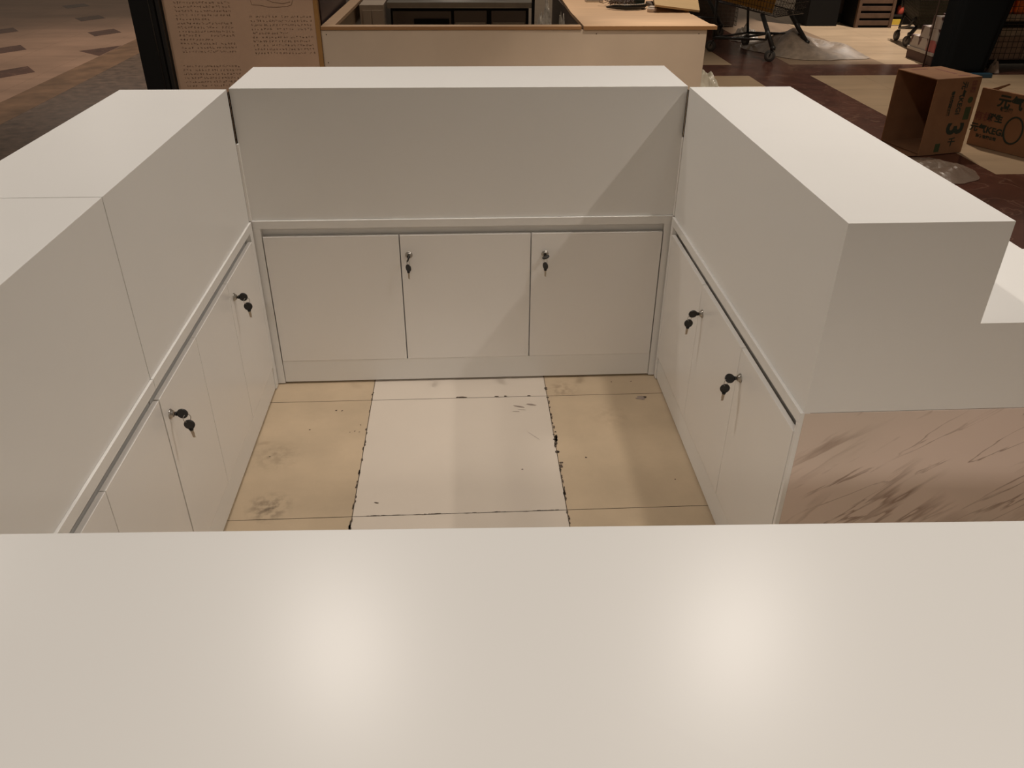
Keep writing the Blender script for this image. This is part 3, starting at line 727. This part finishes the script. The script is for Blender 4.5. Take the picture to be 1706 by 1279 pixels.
m = MB(fn1); m.lathe([(.020, 0), (.020, .0006)], Vector((.305, -.0007, .345)), Vector((0, 1, 0)), seg=20); m.build('print', GRN, b1)
m = MB(fn1); m.box((.285, -.0008, .22), (.330, -.0001, .30)); m.build('print', GRN, b1)
m = MB(fn1); m.box((.12, -.0008, .02), (.16, -.0001, .075)); m.build('print', GRN, b1)

# box 2 at the frame edge
A2 = Vector((3.485, 5.47, 0)); e1 = Vector((.475, -.88, 0)).normalized(); e2 = Vector((-e1.y, e1.x, 0))
fn2 = lambda p: A2 + e1 * p.x + e2 * p.y + Vector((0, 0, p.z))
b2 = empty('cardboard_box', A2, 'flattened brown carton with green printing standing at the right picture edge', 'box')
W2, D2, H2 = .52, .022, .375
m = MB(fn2); m.box((0, 0, .002), (W2, D2, H2), bev=.002); m.build('carton', CARD, b2)
m = MB(fn2); m.prism([(.02, H2), (.06, H2 + .002), (.16, H2 + .05), (.17, H2 + .045), (.10, H2)], .012, .016, plane='xz'); m.build('box_flap', CARD, b2)
def U2(u, z): mm = face_frame((0, 0, 0), e1, (0, 0, 1)); mm.translation = fn2(Vector((u, -.0012, z))); return mm
text_mesh('元气', .085, PRINTG, 'print', b2, U2(.215, .312), bold=.003); text_mesh('鲜鸡蛋', .028, PRINTG, 'print', b2, U2(.20, .265))
text_mesh('有机', .060, PRINTR, 'print', b2, U2(.060, .195)); text_mesh('鲜生', .050, PRINTG, 'print', b2, U2(.145, .200), bold=.003)
text_mesh('元气KEGI', .058, PRINTG, 'print', b2, U2(.112, .118), bold=.002); text_mesh('商行有限公司', .024, PRINTG, 'print', b2, U2(.120, .070))
m = MB(fn2); pts = [(.285 + .06 * math.cos(a), -.0006, .15 + .085 * math.sin(a)) for a in [k * 2 * math.pi / 28 for k in range(28)]]
m.tube(pts, .006, seg=5, closed=True); m.build('print', PRINTG, b2)

# ------------------------------------------------------------------ shopping trolleys
def wire_grid(m, P, nu, nv, r=.0022, skip_v=0):
    """P: four corners (a,b,c,d) of a quad; nu wires across, nv along"""
    a, b, c, d = [Vector(p) for p in P]
    for i in range(nu + 1):
        t = i / nu; m.tube([a.lerp(b, t), d.lerp(c, t)], r, seg=5)
    for j in range(nv + 1):
        t = j / nv; m.tube([a.lerp(d, t), b.lerp(c, t)], r * 1.1, seg=5)
def trolley(x, y, ang, name, label, panel=True, L=.76, Wd=.60, scale=1.0, wheels=4, zb=.41, zt=.92, rake=.24, shift=.07, solid=None):
    """local x across the front, local y along its length"""
    root = empty(name, (x, y, 0), label, 'trolley')
    ca, sa = math.cos(ang), math.sin(ang)
    fn = lambda p: Vector((x + (ca * p.x - sa * p.y) * scale, y + (sa * p.x + ca * p.y) * scale, p.z * scale))
    b0 = [(.06, shift, zb), (Wd - .06, shift, zb), (Wd - .04, L + .05, zb + .08), (.04, L + .05, zb + .08)]
    t0 = [(-.02, shift - .14, zt), (Wd + .02, shift - .14, zt), (Wd + .04, L + .10, zt + .06), (-.04, L + .10, zt + .06)]
    wm = WIRE
    m = MB(fn)
    wire_grid(m, b0, 12, 12)
    for k in range(4):
        wire_grid(m, (b0[k], b0[(k + 1) % 4], t0[(k + 1) % 4], t0[k]), 18 if k % 2 == 0 else 22, 9)
    m.tube([Vector(p) for p in t0], .009, seg=8, closed=True); m.tube([Vector(p) for p in b0], .006, seg=8, closed=True)
    m.build('basket', wm, root)
    if panel:
        m = MB(fn)
        q = [Vector(p) for p in (b0[0], t0[0], t0[3], b0[3])]
        lo = lambda t: q[0].lerp(q[3], t) + (q[1] - q[0]) * .04 + Vector((.012, 0, 0)); hi = lambda t: q[0].lerp(q[3], t) + (q[1] - q[0]) * .75 + Vector((.012, 0, 0))
        A_ = [lo(.08), lo(.95), hi(.95), hi(.08)]; off = Vector((.006, 0, 0))
        vs = [m.bm.verts.new(fn(v)) for v in A_] + [m.bm.verts.new(fn(v + off)) for v in A_]
        for f in ((0, 1, 2, 3), (7, 6, 5, 4), (0, 4, 5, 1), (1, 5, 6, 2), (2, 6, 7, 3), (3, 7, 4, 0)): m.bm.faces.new([vs[i] for i in f])
        pn = m.build('advert_panel', YELLOWP, root); pn['label'] = 'yellow-orange side panel'
    # under frame
    m = MB(fn)
    for sx in (.0, Wd):
        m.tube([(sx, L, .14), (sx, L * .55, .17), (sx, .10, .20), (sx + (.03 if sx == 0 else -.03), rake * .5, .30)], .014, seg=8)
        m.tube([(sx, L, .14), (sx + (.03 if sx == 0 else -.03), L + .04, zb + .09)], .014, seg=8)
    m.tube([(0, L * .6, .17), (Wd, L * .6, .17)], .012, seg=8); m.tube([(0, L, .14), (Wd, L, .14)], .012, seg=8)
    m.build('under_frame', CARTG, root)
    for (sx, sy, tx) in ((0, 0, .07), (Wd, 0, Wd - .07)):
        m = MB(fn); m.tube([(sx, sy, .125), (tx, sy + rake, zb + .01)], [.024, .021], seg=10)
        m.lathe([(.026, 0), (.028, .03), (.016, .04)], (sx, sy, .112), (0, 0, 1), seg=14)
        m.build('leg', CARTG, root)
    spots = ((0, 0, .5), (Wd, 0, 1.2), (0, L, .2), (Wd, L, -.2))
    for (sx, sy, a) in spots[:wheels]:
        ax = Vector((math.cos(a), math.sin(a), 0)); f = Vector((-ax.y, ax.x, 0)) * .02
        c = Vector((sx, sy, .056)) + f
        m = MB(fn); m.lathe([(.030, -.014), (.052, -.014), (.056, -.009), (.056, .009), (.052, .014), (.030, .014)], c, ax, seg=22)
        wh = m.build('wheel', WHEELG, root)
        m = MB(fn); m.lathe([(.028, -.0155), (.030, -.0145), (.030, .0145), (.028, .0155)], c, ax, seg=16); m.build('hub', mat('grey_hub', (.14, .125, .11), rough=.5), wh)
        m = MB(fn)
        for s_ in (-1, 1):
            m.tube([c + ax * .019 * s_, Vector((sx, sy, .118)) + ax * .017 * s_], .006, seg=6)
        m.tube([Vector((sx, sy, .116)) - ax * .02, Vector((sx, sy, .116)) + ax * .02], .008, seg=8)
        m.build('caster_fork', CARTG, wh)
    m = MB(fn); h = L + .16
    m.tube([(.0, L + .06, zt - .15), (-.01, h, zt + .07)], .010, seg=8); m.build('handle_bracket', CARTG, root)
    m = MB(fn); m.tube([(Wd, L + .06, zt - .15), (Wd + .01, h, zt + .07)], .010, seg=8); m.build('handle_bracket', CARTG, root)
    if solid:
        m = MB(fn); a_, b_ = [Vector(p) for p in b0], [Vector(p) for p in t0]
        for k_ in (0, 3):
            q_ = [a_[k_], a_[(k_ + 1) % 4], b_[(k_ + 1) % 4], b_[k_]]; c_ = sum((a_ + b_), Vector()) / 8
            inn = [p.lerp(Vector((c_.x, c_.y, p.z)), .04) for p in q_]; in2 = [p.lerp(Vector((c_.x, c_.y, p.z)), .07) for p in q_]
            vs = [m.bm.verts.new(fn(v)) for v in inn + in2]
            for f in ((0, 1, 2, 3), (7, 6, 5, 4), (0, 4, 5, 1), (1, 5, 6, 2), (2, 6, 7, 3), (3, 7, 4, 0)): m.bm.faces.new([vs[i] for i in f])
        m.build('basket_lining', solid, root)
    m = MB(fn); m.tube([(-.03, h, zt + .08), (Wd + .03, h, zt + .08)], .016, seg=10); m.build('handle', CARTG, root)
    return root
trolley(3.15, 8.60, math.radians(36), 'shopping_trolley', 'dark wire shopping trolley with yellow-orange side panel, nearest of the trolleys')
trolley(2.52, 9.95, math.radians(24), 'shopping_trolley', 'dark wire shopping trolley half hidden behind the plywood kiosk corner', panel=False)
trolley(5.02, 9.50, math.radians(-10), 'shopping_trolley', 'small dark green trolley parked beside the stacked pale cartons in the background', panel=False, Wd=.36, L=.42, zb=.20, zt=.50, rake=.03, shift=.0, solid=mat('dark_green_lining', (.028, .032, .016), rough=.6))

wb = empty('wire_basket', (3.2, 11.2, 0), 'stacked grey wire basket standing behind the kiosk corner and the shopping trolley', 'basket')
for face_ in (((2.9, 11.0), (3.5, 11.0)), ((3.5, 11.0), (3.5, 11.5)), ((2.9, 11.0), (2.9, 11.5))):
    (xa, ya), (xb, yb) = face_
    m = MB(); wire_grid(m, ((xa, ya, .02), (xb, yb, .02), (xb, yb, .9), (xa, ya, .9)), 14, 18, r=.003); m.build('mesh_side', mat('dull_grey_wire', (.10, .085, .07), rough=.4, metal=.5), wb)
m = MB(); m.box((2.92, 11.04, 0), (3.48, 11.48, .72), bev=.01); m.build('inner_box', GREYP, wb)

# ------------------------------------------------------------------ far hall: black stands, crates, shelves
m = MB(); m.box((4.45, 11.1, 0), (4.86, 11.6, 1.3), bev=.01)
tag(m.build('black_cabinet', BLACKM, None, origin=(4.65, 11.3, 0)), 'black upright cabinet standing behind the shopping trolley', 'cabinet')
m = MB(); m.box((4.87, 11.50, 0), (5.30, 11.7, 1.3), bev=.005); m.box((4.87, 11.48, 0), (5.30, 11.4995, .10), mi=1)
tag(m.build('partition_panel', [GREYP, mat('dark_green_base', (.03, .035, .02), rough=.6)], None, origin=(5.1, 11.6, 0)), 'brown-grey partition panel beside the black cabinet in the background', 'panel')
def slat_crate(x, y, label):
    root = empty('slatted_stand', (x, y, 0), label, 'stand')
    for sx in (0, .44):
        m = MB(); m.box((x + sx, y - .01, 0), (x + sx + .04, y + .04, 1.2), bev=.003); m.build('post', BROWNW, root)
    for k in range(14):
        m = MB(); z = .03 + k * .085
        m.box((x + .041, y, z), (x + .439, y + .02, z + .055), bev=.002); m.build('slat', BROWNW, root)
    m = MB(); m.box((x, y + .042, 0), (x + .48, y + .45, 1.2)); m.build('box_back', BLACKM, root)
slat_crate(5.03, 10.95, 'brown slatted wooden stand between the partition panel and the stocked shelf')

sh = empty('stock_shelf', (6.0, 11.4, 0), 'black market shelf with jars behind the parked dark trolley', 'shelf')
m = MB(); m.box((5.56, 11.75, 0), (6.9, 11.85, 1.5)); m.build('back_panel', BLACKM, sh)
for z in (.10, .42):
    m = MB(); m.box((5.56, 11.2, z), (6.9, 11.748, z + .02)); m.build('shelf_board', BLACKP, sh)
m = MB(); m.box((5.56, 11.23, .0), (6.9, 11.3, .099)); m.build('kick_board', BLACKM, sh)
m = MB(); m.box((5.53, 11.2, 0), (5.558, 11.85, 1.5)); m.build('side_panel', BLACKM, sh)
m = MB(); m.box((5.56, 11.19, .415), (6.9, 11.1985, .445)); m.build('price_rail', GREYC, sh)
cols_ = [((.60, .45, .22), 'pale yellow'), ((.50, .08, .05), 'red'), ((.60, .50, .42), 'cream'), ((.55, .30, .06), 'amber')]
for k, (c, nm) in enumerate(cols_):
    m = MB(); xx = 5.64 + k * .125
    m.lathe([(.040, 0), (.045, .01), (.045, .09), (.034, .105)], (xx, 11.30, .1202), (0, 0, 1), seg=16)
    j = m.build('jar', mat(nm.replace(' ', '_') + '_jar', c, rough=.3), None, origin=(xx, 11.3, .12))
    m = MB(); m.lathe([(.036, .0), (.036, .022), (.032, .025)], (xx, 11.30, .2254), (0, 0, 1), seg=16); m.build('lid', BLACKP if k % 2 else GREYC, j)
    tag(j, nm + ' jar with a dark or pale lid on the low shelf in the background', 'jar', 'jars on the low shelf')
m = MB(); m.box((5.60, 11.13, .012), (5.72, 11.16, .075), bev=.003)
tag(m.build('price_card', YELLOW, None, origin=(5.66, 11.145, 0)), 'small yellow card in front of the stocked shelf', 'card')
for k, (c, nm) in enumerate((((.5, .45, .42), 'grey'), ((.12, .16, .05), 'green'), ((.6, .35, .02), 'yellow'), ((.35, .12, .08), 'red-brown'))):
    m = MB(); xx = 5.62 + k * .21
    m.box((xx, 11.23, .4402), (xx + .17, 11.42, .62), bev=.004)
    o = m.build('packet', mat('packet_' + nm.replace('-', '_'), c, rough=.5), None, origin=(xx + .08, 11.3, .44))
    tag(o, nm + ' packet on the upper board of the background shelf', 'packet', 'packets on the upper shelf board')

# display of pale cartons on a brown base
base = empty('carton_display', (4.9, 8.6, 0), 'low brown display plinth under the stacked pale cartons', 'display')
DX, DY = 4.69, 8.335
m = MB(); m.box((DX, DY, 0), (DX + .388, DY + .52, .088), bev=.004); m.build('plinth', mat('dark_brown_card', (.085, .04, .028), rough=.7), base)
m = MB(); m.box((DX - .006, DY - .004, .0885), (DX + .393, DY + .526, .118), bev=.002); m.build('tray_rim', GREYC, base)
crt = [(0, k, 0) for k in range(3)] + [(1, k, 0) for k in range(3)] + [(0, 0, 1), (0, 1, 1), (1, 0, 1), (1, 1, 1), (0, 0, 2), (1, 0, 2), (1, 0, 3), (1, 1, 2)]
proto = {}
for (dx, k, lvl) in crt:
    red = (dx, k, lvl) in ((0, 0, 0), (1, 0, 2))
    if red not in proto:
        m = MB(); m.box((0, 0, 0), (.184, .166, .109), bev=.003)
        o = m.build('drink_carton', MILKR if red else MILKC, None); proto[red] = o
    else:
        o = proto[red].copy(); col.objects.link(o)
    o.location = (DX + .005 + dx * .187, DY + .004 + k * .170, .1185 + lvl * .1095)
    lv = ('bottom', 'second', 'third', 'top')[lvl]; fb = 'left-hand' if dx == 0 else 'right-hand'; kk = ('nearest', 'middle', 'farthest')[k]
    tag(o, ('red' if red else 'pale') + ' printed carton on the brown plinth, ' + lv + ' layer, ' + fb + ' row, ' + kk + ' one', 'carton', 'drink cartons in the display stack')
m = MB(); m.tube([(4.585, 8.27, 0.004), (4.585, 8.27, 1.1)], .008, seg=8)
tag(m.build('display_pole', mat('dull_metal_pole', (.14, .10, .08), rough=.4, metal=.6), None, origin=(4.585, 8.27, 0)), 'thin metal pole in front of the stacked cartons', 'pole')

# black draped column beyond the open box
m = MB(); prof = []
n = 48
rings = []
for k, (z, f) in enumerate(((0.0, 1.06), (.08, 1.04), (.4, 1.0), (.9, .99), (1.6, .98))):
    ring = []
    for i in range(n):
        a = 2 * math.pi * i / n
        sx = .27 * (abs(math.cos(a)) ** .35) * (1 if math.cos(a) >= 0 else -1); sy = .20 * (abs(math.sin(a)) ** .35) * (1 if math.sin(a) >= 0 else -1)
        q = f * (1 + .035 * math.sin(a * 9 + z * 1.5) * (1.3 - z * .5))
        ring.append(m.bm.verts.new((4.73 + .10 * z + sx * q * (.74 + .36 * z), 7.93 + sy * q * .62, z)))
    rings.append(ring)
for A_, B_ in zip(rings, rings[1:]):
    for i in range(n):
        f = m.bm.faces.new((A_[i], A_[(i + 1) % n], B_[(i + 1) % n], B_[i])); f.smooth = True
m.bm.faces.new(rings[-1]); m.bm.faces.new(rings[0])
tag(m.build('draped_column', NAVY, None, origin=(4.73, 7.93, 0)), 'tall black cloth-covered block towering behind the open cardboard box', 'column')
m = MB(); m.box((4.72, 7.72, 0), (4.98, 7.78, .04), bev=.006)
tag(m.build('floor_strip', BLUE, None, origin=(4.85, 7.75, 0)), 'dark blue plastic strip on the floor before the black covered block', 'strip')
crumple('paper_bag', mat('pale_paper', (.30, .23, .19), rough=.8), 5.13, 7.97, 0, .06, .05, .10, 'small pale paper bag between black block and wire cage', 'bag', 31, res=14)

# wire roll cage at the right edge
cg = empty('roll_cage', (5.6, 8.4, 0), 'wire roll cage loaded with cartons at the upper right corner', 'cage')
CA = math.radians(2)
def fnC(p):
    c, s = math.cos(CA), math.sin(CA); return Vector((5.14 + c * p.x - s * p.y, 8.13 + s * p.x + c * p.y, p.z))
m = MB(fnC); m.box((0, 0, .055), (1.05, .65, .085), bev=.003); m.build('base_tray', BLACKM, cg)
m = MB(fnC); wire_grid(m, ((0, -.006, .10), (1.05, -.006, .10), (1.05, -.006, 1.25), (0, -.006, 1.25)), 20, 22, r=.0025); m.build('mesh_side', WIRE, cg)
m = MB(fnC); wire_grid(m, ((-.006, 0, .10), (-.006, .65, .10), (-.006, .65, 1.25), (-.006, 0, 1.25)), 12, 22, r=.0025); m.build('mesh_side', WIRE, cg)
for (u, v) in ((-.012, -.012), (1.06, -.012), (-.012, .66), (1.06, .66)):
    m = MB(fnC); m.tube([(u, v, .03), (u, v, 1.3)], .012, seg=8); m.build('corner_post', mat('grey_post', (.13, .11, .10), rough=.4, metal=.5), cg)
for (u, v) in ((.06, .04), (.98, .04), (.06, .6), (.98, .6)):
    m = MB(fnC); m.lathe([(.012, -.012), (.026, -.012), (.0275, 0), (.026, .012), (.012, .012)], Vector((u, v, .028)), (1, 0, 0), seg=14); m.build('caster', WHEELG, cg)
GM = {'a': mat('tan_carton', (.30, .20, .145), rough=.75, noise_s=14, noise_amt=.2), 'b': mat('cream_carton', (.36, .28, .21), rough=.75, noise_s=14, noise_amt=.2)}
for r_, (z, h) in enumerate(((.087, .21), (.299, .075), (.376, .065), (.443, .055))):
    for k in range(3):
        u = .02 + k * .34
        m = MB(fnC); m.box((u, .02, z), (u + .33, .60, z + h), bev=.004)
        if r_ == 2: m.box((u + .004, .018, z + .004), (u + .326, .0199, z + .061), mi=1)  # black strip colours in a shaded recess across the third layer
        o = m.build('carton', [GM['b' if (r_ + k) % 2 else 'a'], BLACKM], None, origin=fnC(Vector((u + .16, .3, z))))
        lay = ('bottom', 'second', 'third', 'top')[r_]; sd = ('left', 'middle', 'right')[k]
        tag(o, ('tan' if (r_ + k) % 2 == 0 else 'cream') + ' carton in the ' + lay + ' layer of the wire roll cage, ' + sd + ' one', 'carton', 'cartons in the roll cage')
for k in range(4):
    u = .02 + k * .14
    m = MB(fnC); m.box((u, .03, .4995), (u + .12, .20, .76), bev=.02)
    o = m.build('snack_packet', ORANGE, None, origin=fnC(Vector((u + .06, .1, .4995))))
    tag(o, 'orange packet on top of the roll cage cartons, ' + ('leftmost', 'second from left', 'third from left', 'rightmost')[k] + ' of the row', 'packet', 'orange packets in the roll cage')
